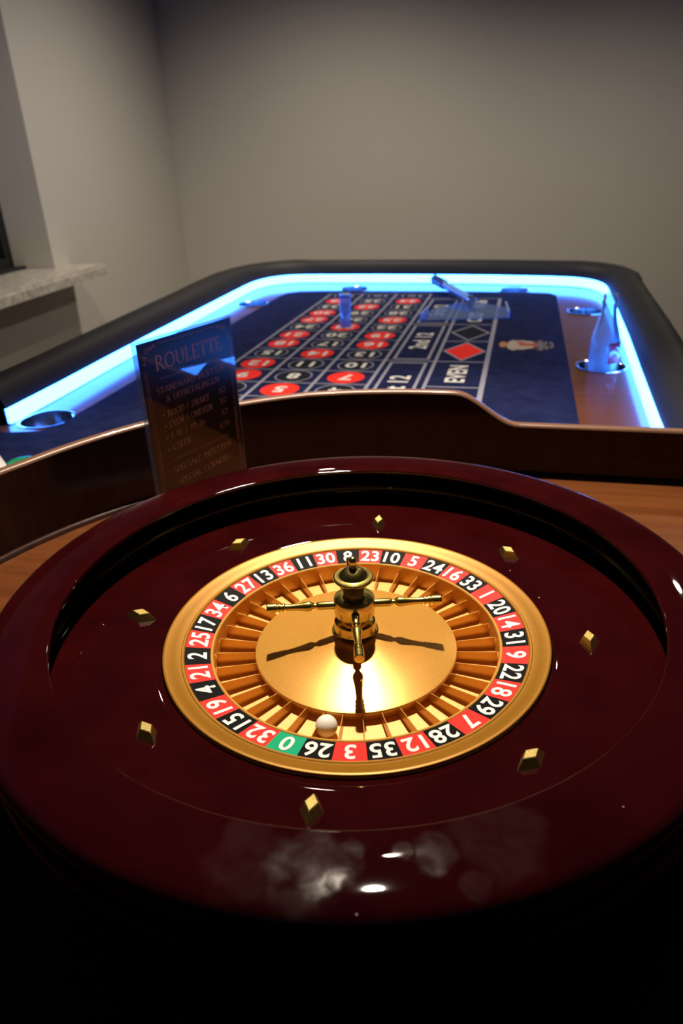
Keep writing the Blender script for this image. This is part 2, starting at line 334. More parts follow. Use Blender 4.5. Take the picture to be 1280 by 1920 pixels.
def normals(P):
    out = []
    for i in range(len(P)):
        a = P[max(0, i - 1)]; b = P[min(len(P) - 1, i + 1)]; dx, dy = b[0] - a[0], b[1] - a[1]; l = hypot(dx, dy)
        out.append((-dy / l, dx / l))   # left of the direction of travel = outwards
    return out
NRM = normals(PATH)
def sweep(name, sec, m, parent, smooth=40, rng=None, wscale=True, closed=True):
    g = G(); P = PATH if rng is None else PATH[rng[0]:rng[1]]; NN = NRM if rng is None else NRM[rng[0]:rng[1]]; k = len(sec); vs = []
    for (v, u, w), (nx, ny) in zip(P, NN):
        for (o, h) in sec:
            d = o * w if wscale else o
            vs.append((v + nx * d, u + ny * d, T + h))
    fs = []
    for i in range(len(P) - 1):
        for q in range(k if closed else k - 1):
            q2 = (q + 1) % k; fs.append((i * k + q, (i + 1) * k + q, (i + 1) * k + q2, i * k + q2))
    fs.append(tuple(range(k))); fs.append(tuple((len(P) - 1) * k + q for q in range(k)))
    g.add(vs, fs); return g.out(name, m, parent, smooth)
# wooden board with holes for the cups
board = [(PATH[0][0] - .12, -0.19), (-0.60, 0.0), (-0.63, 0.7), (-0.66, 1.2), (-0.58, 1.40), (-0.3, 1.42), (0.25, 1.37), (0.52, 1.32), (0.62, 1.2), (0.63, 0.9), (0.61, -0.1), (0.66, -0.3), (0.66, -1.40), (-0.72, -1.40), (-0.72, -0.24)]
polyfill('wooden_board', [board] + [circle(x, y, r - 0.0025) for x, y, r in CUPS], T - 0.024, T, M_wood, table)
g = G(); g.box(-0.62, 0.56, -1.32, -0.3, T - 0.16, T - 0.0245); g.box(-0.48, 0.50, -0.3, 1.26, T - 0.16, T - 0.075); g.out('apron', M_apron, table)
for (x, y) in ((-0.45, -1.22), (0.47, -1.22), (-0.40, 1.15), (0.42, 1.15)):
    g = G(); g.box(x - 0.045, x + 0.045, y - 0.045, y + 0.045, 0.0, T - 0.16); g.out('leg', M_apron, table)
sweep('padded_rail', [(0.0, .0290), (0.035, .037), (0.09, .048), (0.20, .060), (0.34, .067), (0.50, .070), (0.65, .069), (0.82, .061), (0.94, .044), (1.0, .022), (1.0, -0.07), (0.85, -0.08), (0.75, -0.025), (0.75, 0.0), (0.06, 0.0005), (0.06, .0285)], M_leather, table)
sweep('led_strip', [(-0.004, .003), (-0.007, .006), (-0.007, .0245), (-0.004, .0280), (0.001, .0287), (0.003, .0287), (0.003, .003)], M_led, table, wscale=False)
# felt
fz = T + 0.002
def arcpts(r, a0, a1, n): return [(CV + r * cos(radians(a0 + (a1 - a0) * i / n)), CU + r * sin(radians(a0 + (a1 - a0) * i / n))) for i in range(n + 1)]
felt_out = [(0.421, -0.232)] + arcpts(0.481, 90, 196, 40) + [(-0.66, -0.85), (-0.66, -0.215), (-0.60, -0.200), (-0.49, -0.192), (-0.435, -0.178), (-0.417, -0.14), (-0.420, -0.09), (-0.422, 0.2), (-0.423, 1.08), (-0.415, 1.13), (-0.38, 1.16), (-0.30, 1.168), (0.1, 1.158), (0.34, 1.140), (0.40, 1.128), (0.421, 1.09)]
felt = polyfill('felt_layout', [felt_out], T, fz, M_felt, table)
PZ = fz + 0.0004
def flat(name, pts, m, z=PZ):
    n = len(pts); return build(name, [(x, y, z) for x, y in pts], [tuple(range(n))], m, felt)
def ring2(name, o, i, m, z=PZ):
    n = len(o); return build(name, [(x, y, z) for x, y in o] + [(x, y, z) for x, y in i], [(k, (k + 1) % n, n + (k + 1) % n, n + k) for k in range(n)], m, felt)
def rline(x0, y0, x1, y1, w, z=PZ):
    dx, dy = x1 - x0, y1 - y0; l = hypot(dx, dy); nx, ny = -dy / l * w / 2, dx / l * w / 2
    return flat('printed_line', [(x0 + nx, y0 + ny), (x1 + nx, y1 + ny), (x1 - nx, y1 - ny), (x0 - nx, y0 - ny)], M_line, z)
PV, PU = 0.10594, 0.08966
v0, v1, v2, v3 = -2.5 * PV, -1.5 * PV, -0.5 * PV, 0.5 * PV
vd, ve = 0.158, 0.262
u0, uE = -0.5 * PU, 11.5 * PU
uC = uE + 0.078
for v in (v0, v1, v2, v3): rline(v, u0, v, uC, 0.0065)
for k in range(13): rline(v0, u0 + k * PU, v3, u0 + k * PU, 0.004, PZ + 0.0001)
rline(v0, uC, v3, uC, 0.005, PZ + 0.0001)
for k in range(4): rline(v3, u0 + k * 4 * PU, vd, u0 + k * 4 * PU, 0.005, PZ + 0.0001)
for k in range(7): rline(vd, u0 + k * 2 * PU, ve, u0 + k * 2 * PU, 0.005, PZ + 0.0001)
rline(vd, u0, vd, uE, 0.0065); rline(ve, u0, ve, uE, 0.0095)
for k in range(3):
    a, b2 = u0 + k * 4 * PU + 0.013, u0 + (k + 1) * 4 * PU - 0.013; x0, x1 = v3 + 0.014, vd - 0.014
    ring2('printed_frame', [(x0, a), (x1, a), (x1, b2), (x0, b2)], [(x0 + .006, a + .006), (x1 - .006, a + .006), (x1 - .006, b2 - .006), (x0 + .006, b2 - .006)], M_line)
REDS = {1, 3, 5, 7, 9, 12, 14, 16, 18, 19, 21, 23, 25, 27, 30, 32, 34, 36}
oval_r = mesh('number_oval', [(0.0365 * cos(2 * pi * i / 40), 0.0395 * sin(2 * pi * i / 40), 0) for i in range(40)], [tuple(range(40))], M_fred)
oval_k = mesh('number_oval', [(0.0315 * cos(2 * pi * i / 40), 0.0345 * sin(2 * pi * i / 40), 0) for i in range(40)], [tuple(range(40))], M_fblk)
oval_o = mesh('oval_outline', [((0.0375 - q) * cos(2 * pi * i / 40), (0.0405 - q) * sin(2 * pi * i / 40), 0) for q in (0, 0.0028) for i in range(40)], [(k, (k + 1) % 40, 40 + (k + 1) % 40, 40 + k) for k in range(40)], M_line)
def felttext(s, v, u, size, rot, m, bold=0.02, sx=1.0):
    o = obj('lettering', textmesh(s, size, m, bold, sx), felt); o.location = (v, u, PZ + 0.0006); o.rotation_euler = (0, 0, rot); return o
for n in range(1, 37):
    v, u = -((n - 1) % 3) * PV, ((n - 1) // 3) * PU
    o = obj('number_oval', oval_r if n in REDS else oval_k, felt); o.location = (v, u, PZ + 0.0002)
    if n not in REDS: o = obj('oval_outline', oval_o, felt); o.location = (v, u, PZ + 0.0002)
    felttext(str(n), v, u, 0.050, pi, M_fwht, 0.03)
for k in range(3): felttext('2 to 1', -k * PV, (uE + uC) / 2, 0.026, pi, M_fwht, 0.02)
for k, s in enumerate(('1st 12', '2nd 12', '3rd 12')): felttext(s, (v3 + vd) / 2, u0 + (k * 4 + 2) * PU, 0.054, pi / 2, M_fwht, 0.025)
for k, s in enumerate(('1-18', 'EVEN', None, None, 'ODD', '19-36')):
    cu_, cv_ = u0 + (2 * k + 1) * PU, (vd + ve) / 2
    if s: felttext(s, cv_, cu_, 0.050, pi / 2, M_fwht, 0.03)
    else:
        mm = M_fred if k == 2 else M_fblk
        dd = lambda q: [(cv_ - 0.046 + q, cu_), (cv_, cu_ - 0.082 + 1.6 * q), (cv_ + 0.046 - q, cu_), (cv_, cu_ + 0.082 - 1.6 * q)]
        ring2('diamond_outline', dd(0), dd(0.006), M_line); flat('diamond', dd(0.006), mm, PZ + 0.0001)
# green zero field at the near end
flat('zero_field', [(v0 + .006, u0 - .006), (v0 + .03, u0 - 0.10), (v2, u0 - 0.13), (v3 - .03, u0 - 0.10), (v3 - .006, u0 - .006)], M_fgrn)
# printed emblem
def blob(cx, cy, rx, ry, m, lev, n=20, a0=0, a1=360):
    pts = [(cx + rx * cos(radians(a0 + (a1 - a0) * i / n)), cy + ry * sin(radians(a0 + (a1 - a0) * i / n))) for i in range(n + (a1 - a0 < 360))]
    flat('emblem_print', pts, m, PZ + 0.0001 * lev)
E0 = 0.4655
blob(0.289, E0 + .004, 0.008, 0.026, M_orange, 3); blob(0.297, E0 - 0.004, 0.006, 0.03, M_plum, 1)
blob(0.312, E0 - .002, 0.015, 0.046, M_cream, 4); blob(0.328, E0, 0.022, 0.043, M_cream, 5); blob(0.345, E0 + .002, 0.014, 0.036, M_cream, 6)
blob(0.338, E0 + 0.004, 0.016, 0.014, M_rust, 7); blob(0.326, E0 + 0.024, 0.008, 0.009, M_rust, 8); blob(0.356, E0, 0.006, 0.022, M_rust, 9)
blob(0.366, E0 - .002, 0.016, 0.052, M_plum, 2); blob(0.369, E0 - .004, 0.007, 0.046, M_taupe, 10); blob(0.381, E0 - .004, 0.004, 0.04, M_taupe, 11)
blob(0.390, E0, 0.007, 0.03, M_taupe, 12); blob(0.386, E0 + 0.002, 0.006, 0.020, M_plum, 13)
# cup holders
def cup(x, y, r):
    g = G(); g.lathe([(r + .0032, T + .0004), (r + .003, T + .0012), (r + .0012, T + .0018), (r - .001, T + .0016), (r - .003, T + .0002), (r - .0035, T - .01), (r - .0045, T - .056), (r - .009, T - .060), (0.0005, T - .060),
                              (0.0005, T - .061), (r - .009, T - .061), (r - .0040, T - .057), (r - .003, T - .026), (r - .003, T - .001)], 56)
    o = g.out('cup_holder', M_steel, table, 40); o.location = (x, y, 0); return o
for c in CUPS: cup(*c)
# guard board round the wheel
GP = [(0.640 - i * (0.640 - CV) / 48, CU + 0.467) for i in range(48)] + [(CV + (0.467 - 0.016 * max(0, (a - 130) / 70)) * cos(radians(a)), CU + (0.467 - 0.016 * max(0, (a - 130) / 70)) * sin(radians(a))) for a in range(90, 216, 2)]
NS = 48
def gh(v, i):
    if i >= NS or v < 0.245: return 0.110 - 0.013 * min(1, max(0, (i - NS - 10) / 22))
    if v > 0.328: return 0.070
    t = (0.328 - v) / (0.328 - 0.245); return 0.070 + 0.040 * (t * t * (3 - 2 * t))
def outn(i):
    v, u = GP[i]
    if i < NS: return (0, 1)
    d = hypot(v - CV, u - CU); return ((v - CV) / d, (u - CU) / d)
def guard(name, sec, m):
    g = G(); k = len(sec); vs = []; fs = []
    for i, (v, u) in enumerate(GP):
        nx, ny = outn(i); h = gh(v, i)
        for (o, a, b) in sec: vs.append((v + nx * o, u + ny * o, T + a * h + b))
    for i in range(len(GP) - 1):
        for q in range(k): q2 = (q + 1) % k; fs.append((i * k + q, (i + 1) * k + q, (i + 1) * k + q2, i * k + q2))
    fs += [tuple(range(k)), tuple((len(GP) - 1) * k + q for q in range(k))]
    g.add(vs, fs); return g.out(name, m, table, 50)
gd = guard('wheel_guard', [(0, 0, 0.0), (0, 1, -0.0035), (0.0135, 1, -0.0035), (0.0135, 0, 0.0)], M_guard); gd['label'] = 'dark brown curved board around the wheel'
e = guard('guard_edge', [(0, 1, -0.0035), (0.0008, 1, -0.0012), (0.0030, 1, 0.0), (0.0105, 1, 0.0), (0.0127, 1, -0.0012), (0.0135, 1, -0.0035)], M_guardtop)
e.parent = gd
guard('guard_foot', [(-0.0005, 0, 0.0002), (-0.006, 0, 0.0002), (-0.0055, 0, 0.0035), (-0.003, 0, 0.0055), (-0.0005, 0, 0.006)], M_guard)

# ------------------------------------------------------------------ roulette bowl
bowl = tag(empty('roulette_bowl', (0, 0, T)), 'dark red lacquered wheel bowl with wide rim and eight brass diamonds', 'roulette wheel')
DZ = ZR - T
def wl(name, prof, m, root, n=160, **k): return lathe(name, prof, m, root, n, scale=R, dz=DZ, **k)
wl('bowl_slope', [(1.124, -0.10), (1.124, 0.012), (1.13, 0.016), (1.20, 0.026), (1.35, 0.045), (1.50, 0.063), (1.65, 0.081), (1.715, 0.089), (1.722, 0.085), (1.722, -0.1)], M_red, bowl)
wl('ball_track', [(1.716, 0.086), (1.735, 0.097), (1.748, 0.125), (1.752, 0.165), (1.745, 0.21), (1.725, 0.255), (1.695, 0.285), (1.668, 0.300), (1.656, 0.306), (1.653, 0.309), (1.70, 0.310), (1.78, 0.25), (1.78, 0.08), (1.72, 0.07)], M_black, bowl)
wl('rim', [(1.656, 0.3055), (1.650, 0.307), (1.648, 0.310), (1.648, 0.332), (1.6495, 0.3355), (1.653, 0.3378), (1.660, 0.3395), (1.680, 0.3422), (1.70, 0.3440), (1.735, 0.3457), (1.77, 0.346), (1.81, 0.3457), (1.85, 0.3446), (1.89, 0.3428), (1.925, 0.3405), (1.948, 0.3375), (1.966, 0.332), (1.980, 0.323), (1.989, 0.311), (1.992, 0.303), (1.95, 0.298), (1.75, 0.30)], M_rim, bowl)
wl('side_moulding', [(1.93, 0.300), (1.990, 0.302), (1.997, 0.290), (1.999, 0.265), (1.992, 0.240), (1.97, 0.228), (1.968, 0.205), (1.955, 0.19), (1.955, 0.12), (1.975, 0.105), (1.985, 0.08), (1.985, 0.03), (1.972, 0.008), (1.93, -0.005), (1.915, -0.03), (1.915, -0.10), (1.93, -0.115), (1.93, -0.15), (1.90, -0.17), (1.86, -0.30), (1.80, -0.45), (1.79, -0.5395), (1.2, -0.5395), (1.2, -0.52)], M_side, bowl)
SL = atan2(0.073, 0.6)
def deflector(ang_, radial):
    L, Wd, hh = 0.099, 0.056, 0.052
    if not radial: L, Wd = Wd, L
    vs = [(L, 0, 0), (0, Wd, 0), (-L, 0, 0), (0, -Wd, 0)] + [(L * .54, 0, hh), (0, Wd * .54, hh), (-L * .54, 0, hh), (0, -Wd * .54, hh)]
    vs = [(x * R, y * R, (z - 0.004) * R) for x, y, z in vs]
    m = mesh('deflector', vs, [(0, 1, 5, 4), (1, 2, 6, 5), (2, 3, 7, 6), (3, 0, 4, 7), (4, 5, 6, 7), (3, 2, 1, 0)], M_brass2)
    bm = bmesh.new(); bm.from_mesh(m); bmesh.ops.bevel(bm, geom=[e for e in bm.edges if max(v.co.z for v in e.verts) > 0.002], offset=0.00035, segments=1, affect='EDGES'); bm.to_mesh(m); bm.free()
    o = obj('deflector', m, bowl); a = radians(ang_)
    r_ = 1.322; o.location = (r_ * R * cos(a), r_ * R * sin(a), DZ + (0.045 + (r_ - 1.35) * 0.121) * R)
    o.rotation_euler = (Matrix.Rotation(a, 4, 'Z') @ Matrix.Rotation(-SL, 4, 'Y')).to_euler()
for a_, rad in ((128.2, False), (81.0, True), (36.1, False), (-9.6, False), (-54.3, False), (-99.3, True), (-141.6, False), (172.3, True)): deflector(a_, rad)

# ------------------------------------------------------------------ rotor
rotor = tag(empty('wheel_rotor', (0, 0, T)), 'golden spinning wheel with ring of numbers, pockets and brass turret', 'wheel rotor')
wl('gold_ring', [(0.9965, -0.02), (0.9965, 0.0015), (1.002, 0.0075), (1.012, 0.0085), (1.018, 0.005), (1.026, 0.006), (1.06, 0.022), (1.095, 0.0365), (1.106, 0.039), (1.114, 0.036), (1.118, 0.028), (1.118, -0.09)], M_goldrim, rotor)
wl('pocket_lip', [(0.853, -0.035), (0.853, -0.0235), (0.849, -0.0205), (0.840, -0.0215), (0.835, -0.027), (0.826, -0.141), (0.84, -0.15)], M_gold, rotor)
wl('pocket_floor', [(0.84, -0.1405), (0.56, -0.1405), (0.56, -0.155), (0.84, -0.155)], M_goldfloor, rotor, closed=True)
wl('centre_disc', [(0.580, -0.142), (0.588, -0.100), (0.597, -0.095), (0.599, -0.085), (0.594, -0.0755), (0.580, -0.0715), (0.45, -0.044), (0.30, -0.014), (0.20, 0.010), (0.145, 0.026), (0.10, 0.03)], M_gold, rotor)
SEQ = [0, 32, 15, 19, 4, 21, 2, 25, 17, 34, 6, 27, 13, 36, 11, 30, 8, 23, 10, 5, 24, 16, 33, 1, 20, 14, 31, 9, 22, 18, 29, 7, 28, 12, 35, 3, 26]
PH = -1.960112; STEP = 2 * pi / 37
ri, ro, zi, zo = 0.8525, 0.997, -0.0256 + 0.001, 0.0
def cellmesh(m):
    vs = []; n = 8
    for q in range(n + 1):
        a = -STEP / 2 + STEP * q / n
        for (r, z) in ((ri, zi), (ro, zo), (ro, zo - 0.03), (ri, zi - 0.01)): vs.append((r * R * cos(a), r * R * sin(a), z * R + DZ))
    fs = []
    for q in range(n):
        for k in range(4): fs.append((q * 4 + k, q * 4 + (k + 1) % 4, (q + 1) * 4 + (k + 1) % 4, (q + 1) * 4 + k))
    fs += [(0, 1, 2, 3), tuple(n * 4 + k for k in range(4))]
    return mesh('number_cell', vs, fs, m)
CM = {m.name: cellmesh(m) for m in (M_cred, M_cblk, M_cgrn)}
slope = atan2(zo - zi, ro - ri)
for k, n in enumerate(SEQ):
    a = PH - STEP * k
    m = M_cgrn if n == 0 else (M_cred if n in REDS else M_cblk)
    c = obj('number_cell', CM[m.name], rotor); c.rotation_euler = (0, 0, a)
    s = 0.112 * R / 0.74
    t = obj('numeral', textmesh(str(n), s, M_digit, 0.021, 0.88), c)
    rm = (ri + ro) / 2 + 0.002
    t.matrix_basis = Matrix.Translation((rm * R, 0, (zi + (rm - ri) * math.tan(slope)) * R + DZ + 0.00025)) @ Matrix.Rotation(-slope, 4, 'Y') @ Matrix.Rotation(-pi / 2, 4, 'Z')
fr = G(); th = 0.0032
for q in (0,):
    pr = [(0.586, -0.141), (0.586, -0.088), (0.610, -0.080), (0.826, -0.062), (0.830, -0.141)]
    vs = [(r * R, s * th * (1.0 if z < -0.1 else 0.6) * R, z * R + DZ) for s in (-1, 1) for r, z in pr]; n5 = len(pr)
    fr.add(vs, [tuple(range(n5))[::-1], tuple(range(n5, 2 * n5))] + [(i, (i + 1) % n5, n5 + (i + 1) % n5, n5 + i) for i in range(n5)])
FM = mesh('fret', fr.v, fr.f, M_gold)
for k in range(37):
    o = obj('fret', FM, rotor); o.rotation_euler = (0, 0, PH - STEP * (k + 0.5))
tur = wl('turret', [(0.136, 0.022), (0.137, 0.034), (0.131, 0.040), (0.124, 0.042), (0.122, 0.050), (0.122, 0.088), (0.119, 0.097), (0.108, 0.106), (0.085, 0.112), (0.078, 0.116), (0.078, 0.126), (0.092, 0.129), (0.106, 0.138), (0.117, 0.152), (0.119, 0.165), (0.119, 0.248), (0.116, 0.254), (0.110, 0.256), (0.066, 0.258), (0.062, 0.262), (0.061, 0.285), (0.064, 0.305), (0.073, 0.330), (0.088, 0.355), (0.103, 0.372), (0.113, 0.379), (0.116, 0.386), (0.114, 0.393), (0.106, 0.398), (0.088, 0.3985), (0.081, 0.400)], M_brass, rotor, n=72, smooth=28)
wl('dome_cap', [(0.086, 0.396), (0.081, 0.402), (0.075, 0.414), (0.062, 0.430), (0.044, 0.443), (0.026, 0.450), (0.019, 0.452)], M_brass, tur, n=64)
wl('finial', [(0.020, 0.449), (0.017, 0.456), (0.018, 0.463), (0.0225, 0.474), (0.0235, 0.492), (0.0215, 0.506), (0.016, 0.515), (0.008, 0.519), (0.0001, 0.520)], M_brass, tur, n=40)
armprof = [(0.100, 0.0), (0.100, 0.0185), (0.205, 0.0185), (0.213, 0.0165), (0.220, 0.0115), (0.232, 0.0115), (0.238, 0.0160), (0.244, 0.0185), (0.256, 0.0225), (0.270, 0.0230), (0.290, 0.0205), (0.330, 0.0165), (0.375, 0.0145), (0.398, 0.0155), (0.404, 0.0195), (0.412, 0.0195), (0.416, 0.0165), (0.422, 0.0165), (0.426, 0.0205), (0.436, 0.0205), (0.440, 0.0185), (0.446, 0.0185), (0.450, 0.0215), (0.500, 0.0215), (0.506, 0.0185), (0.507, 0.0)]
g = G(); g.lathe([(max(r, 1e-5) * R, x * R) for x, r in [(x, r * 1.32) for x, r in armprof]], 28, mat=Matrix.Translation((0, 0, 0.205 * R + DZ)) @ Matrix.Rotation(pi / 2, 4, 'Y'))
AM = mesh('arm', g.v, g.f, M_brass, 30)
for k in range(4):
    o = obj('arm', AM, tur); o.rotation_euler = (0, 0, radians(1.8 + 90 * k))
# ball
g = G(); g.lathe([(0.0072 * max(sin(pi * i / 28), 1e-4), 0.0072 - 0.0072 * cos(pi * i / 28)) for i in range(29)], 48)
ball = g.out('roulette_ball', M_ball, None, 80); ball.location = (-0.166 * R, -0.672 * R, ZR - 0.1405 * R)
tag(ball, 'small ivory white ball lying in a golden pocket', 'ball')

# ------------------------------------------------------------------ table sign
sroot = tag(empty('table_sign', (-0.209, 0.273, T + 0.0005), 1.015), 'upright dark acrylic sign headed ROULETTE with betting rules', 'sign')
SW, SH = 0.15, 0.2265
g = G(); g.box(0, SW, 0.0, 0.004, 0.002, SH); o = g.out('acrylic_panel', M_sheet, sroot)
g = G(); g.box(0.0025, SW - 0.0025, -0.0006, -0.0001, 0.004, SH - 0.0025); card = g.out('printed_card', M_card, sroot)
g = G(); g.box(0.004, SW - 0.004, -0.03, 0.03, 0.0, 0.0018); g.out('foot_plate', thin('clear_foot', (0.97, 0.98, 1.0), (0.5, 0.55, 0.6), 0.06, 0.05, False), sroot)
def arc(cx, cy, rx, ry, a0, a1, n=10): return [(cx + rx * cos(radians(a0 + (a1 - a0) * i / n)), cy + ry * sin(radians(a0 + (a1 - a0) * i / n))) for i in range(n + 1)]
# roman capitals as strokes on a unit height
GL = {
 'A': (.74, [[(.05, 0), (.36, 1)], [(.36, 1), (.69, 0)], [(.17, .36), (.57, .36)]]),
 'B': (.60, [[(.1, 0), (.1, 1)], [(.1, 1)] + arc(.28, .76, .2, .24, 90, -90) + [(.1, .52)], [(.1, .52)] + arc(.30, .26, .24, .26, 90, -90) + [(.1, 0)]]),
 'C': (.70, [arc(.40, .5, .35, .5, 50, 310, 16)]),
 'D': (.76, [[(.1, 0), (.1, 1)], [(.1, 1)] + arc(.30, .5, .40, .5, 90, -90, 14) + [(.1, 0)]]),
 'E': (.56, [[(.1, 0), (.1, 1)], [(.1, 1), (.5, 1), (.5, .86)], [(.1, .52), (.42, .52)], [(.1, 0), (.52, 0), (.52, .16)]]),
 'F': (.52, [[(.1, 0), (.1, 1)], [(.1, 1), (.5, 1), (.5, .86)], [(.1, .5), (.42, .5)]]),
 'G': (.76, [arc(.40, .5, .35, .5, 50, 330, 16), [(.70, .05), (.70, .42)]]),
 'I': (.24, [[(.12, 0), (.12, 1)]]),
 'J': (.30, [[(.2, 1), (.2, 0), (.08, -.2)]]),
 'K': (.66, [[(.1, 0), (.1, 1)], [(.58, 1), (.12, .48)], [(.22, .58), (.62, 0)]]),
 'L': (.54, [[(.1, 0), (.1, 1)], [(.1, 0), (.5, 0), (.5, .16)]]),
 'N': (.78, [[(.1, 0), (.1, 1)], [(.1, 1), (.67, 0)], [(.67, 0), (.67, 1)]]),
 'O': (.84, [arc(.42, .5, .37, .5, 0, 360, 22)]),
 'P': (.56, [[(.1, 0), (.1, 1)], [(.1, 1)] + arc(.27, .74, .24, .26, 90, -90) + [(.1, .48)]]),
 'R': (.66, [[(.1, 0), (.1, 1)], [(.1, 1)] + arc(.27, .75, .22, .25, 90, -90) + [(.1, .5)], [(.28, .5), (.64, 0)]]),
 'S': (.52, [arc(.26, .75, .19, .25, 40, 250, 10) + arc(.25, .26, .21, .26, 70, -150, 12)]),
 'T': (.66, [[(.33, 0), (.33, 1)], [(.05, .84), (.05, 1), (.61, 1), (.61, .84)]]),
 'U': (.76, [[(.12, 1), (.12, .35)] + arc(.38, .35, .26, .35, 180, 360, 10) + [(.64, 1)]]),
 'V': (.72, [[(.05, 1), (.36, 0)], [(.36, 0), (.67, 1)]]),
 'W': (1.0, [[(.05, 1), (.28, 0)], [(.28, 0), (.5, 1)], [(.5, 1), (.72, 0)], [(.72, 0), (.95, 1)]]),
 'X': (.68, [[(.07, 1), (.61, 0)], [(.61, 1), (.07, 0)]]),
 'Z': (.62, [[(.08, .86), (.08, 1), (.55, 1)], [(.55, 1), (.07, 0)], [(.07, 0), (.56, 0), (.56, .16)]]),
 '&': (.80, [[(.74, 0), (.22, .72)] + arc(.34, .80, .15, .2, 200, -20, 8) + [(.44, .62), (.14, .36)] + arc(.30, .24, .22, .24, 150, 330, 8) + [(.68, .48)]]),
 '/': (.50, [[(.10, -.05), (.40, 1.05)]]), '-': (.40, [[(.06, .42), (.34, .42)]]), ' ': (.34, []),
 '1': (.34, [[(.18, 0), (.18, 1), (.06, .86)]]), '2': (.52, [arc(.25, .73, .19, .27, 160, -30, 8) + [(.06, 0), (.47, 0)]]),
 '3': (.50, [arc(.22, .76, .19, .24, 150, -80, 8), arc(.22, .27, .23, .27, 80, -150, 9)]),
 '6': (.52, [[(.42, .98)] + arc(.32, .5, .26, .45, 110, 180, 5) + arc(.26, .28, .20, .28, 180, 540, 14)]),
 '8': (.52, [arc(.26, .76, .16, .24, 0, 360, 14), arc(.26, .26, .21, .27, 0, 360, 14)]),
 '9': (.52, [[(.10, .02)] + arc(.20, .5, .26, .45, -70, 0, 5) + arc(.26, .72, .20, .28, 0, 360, 14)]),
}
def stroke(g, pts, wf, z=0.0, scale=1.0, ox=0.0, oy=0.0):
    n = len(pts); L = []
    for i in range(n):
        a = pts[max(0, i - 1)]; b = pts[min(n - 1, i + 1)]; dx, dy = b[0] - a[0], b[1] - a[1]; l = hypot(dx, dy) or 1
        w = wf(dx / l, dy / l) / 2; L.append(((pts[i][0] - dy / l * w), (pts[i][1] + dx / l * w), (pts[i][0] + dy / l * w), (pts[i][1] - dx / l * w)))
    vs = []; fs = []
    for (x0, y0, x1, y1) in L: vs += [(ox + x0 * scale, z, oy + y0 * scale), (ox + x1 * scale, z, oy + y1 * scale)]
    for i in range(n - 1): fs.append((2 * i, 2 * i + 1, 2 * i + 3, 2 * i + 2))
    g.add(vs, fs)
SZ = -0.0008
def words(s, x0, x1, y, h, thick=0.17, thin=0.06, anchor=None):
    """one line of roman capitals set between x0 and x1 on the card"""
    adv = sum(GL[c][0] + 0.10 for c in s) - 0.10; sx = (x1 - x0) / (adv * h) if anchor is None else 1.0
    g = G(); x = x0
    for c in s:
        w, st = GL[c]
        for p in st:
            q = [(a * h * sx, b * h) for a, b in p]
            tk, tn = thick * h, thin * h
            segs = [q] if len(q) > 4 else [q[i:i + 2] for i in range(len(q) - 1)]
            for sg in segs: stroke(g, sg, lambda dx, dy: tn + (tk - tn) * (abs(dy) ** 1.5) * (0.55 if dx * dy > 0.15 else 1.0), SZ, 1.0, x, y)
            if c not in '-/&1236890' and len(p) <= 4:      # serifs
                for e0, e1 in ((p[0], p[1]), (p[-1], p[-2])):
                    if e0[1] in (0, 1) and abs(e1[1] - e0[1]) > 0.4:
                        stroke(g, [((e0[0] - 0.11) * h * sx, e0[1] * h), ((e0[0] + 0.11) * h * sx, e0[1] * h)], lambda dx, dy: thin * h, SZ - 0.00002, 1.0, x, y)
        x += (w + 0.10) * h * sx
    o = g.out('lettering', M_print, card); return o
words('ROULETTE', 0.0245, 0.1275, 0.1925, 0.0150)
words('STANDAARD INZETTEN', 0.0205, 0.1285, 0.1685, 0.0060)
words('& UITBETALINGEN', 0.0315, 0.1175, 0.1572, 0.0062)
words('ROOD / ZWART', 0.0310, 0.0975, 0.1410, 0.0068); words('X2', 0.1150, 0.1262, 0.1428, 0.0062)
words('EVEN / ONEVEN', 0.0310, 0.1005, 0.1287, 0.0068); words('X2', 0.1150, 0.1262, 0.1302, 0.0062)
words('1-18 / 19-36', 0.0310, 0.0852, 0.1158, 0.0068); words('X2', 0.1150, 0.1262, 0.1165, 0.0062)
words('CIJFER', 0.0312, 0.0600, 0.1022, 0.0068); words('X36', 0.1091, 0.1268, 0.1020, 0.0062)
words('SPECIALE INZETTEN', 0.0276, 0.1248, 0.0762, 0.0064)
words('SPECIAL CORNERS', 0.0320, 0.1186, 0.0605, 0.0064)
for y in (0.1443, 0.1318, 0.1188, 0.1048):
    g = G(); g.add([(0.0247 + 0.0012 * cos(pi * i / 5), SZ, y + 0.0012 * sin(pi * i / 5)) for i in range(10)], [tuple(range(10))]); g.out('bullet', M_print, card)
def cline(pts, w, name='printed_line'):
    g = G(); stroke(g, pts, lambda dx, dy: w, SZ); g.out(name, M_print, card)
cline([(0.028, 0.1832), (0.058, 0.1832)], 0.0005); cline([(0.082, 0.1832), (0.1235, 0.1832)], 0.0005)
cline([(0.060 + 0.02 * i / 24, 0.1842 + 0.0013 * sin(i * 0.8)) for i in range(25)], 0.0007, 'printed_ornament')
cline([(0.029, 0.0915), (0.1235, 0.0908)], 0.0006)
cline([(0.03, 0.2195), (0.062, 0.2195)], 0.0005); cline([(0.088, 0.2195), (0.122, 0.2195)], 0.0005)
cline([(0.064 + 0.022 * i / 24, 0.2195 + 0.0012 * sin(i * 0.9)) for i in range(25)], 0.0006, 'printed_ornament')
for fx in (0.0075, 0.0105, 0.1395, 0.1425): cline([(fx, 0.012), (fx, 0.196)], 0.0005)
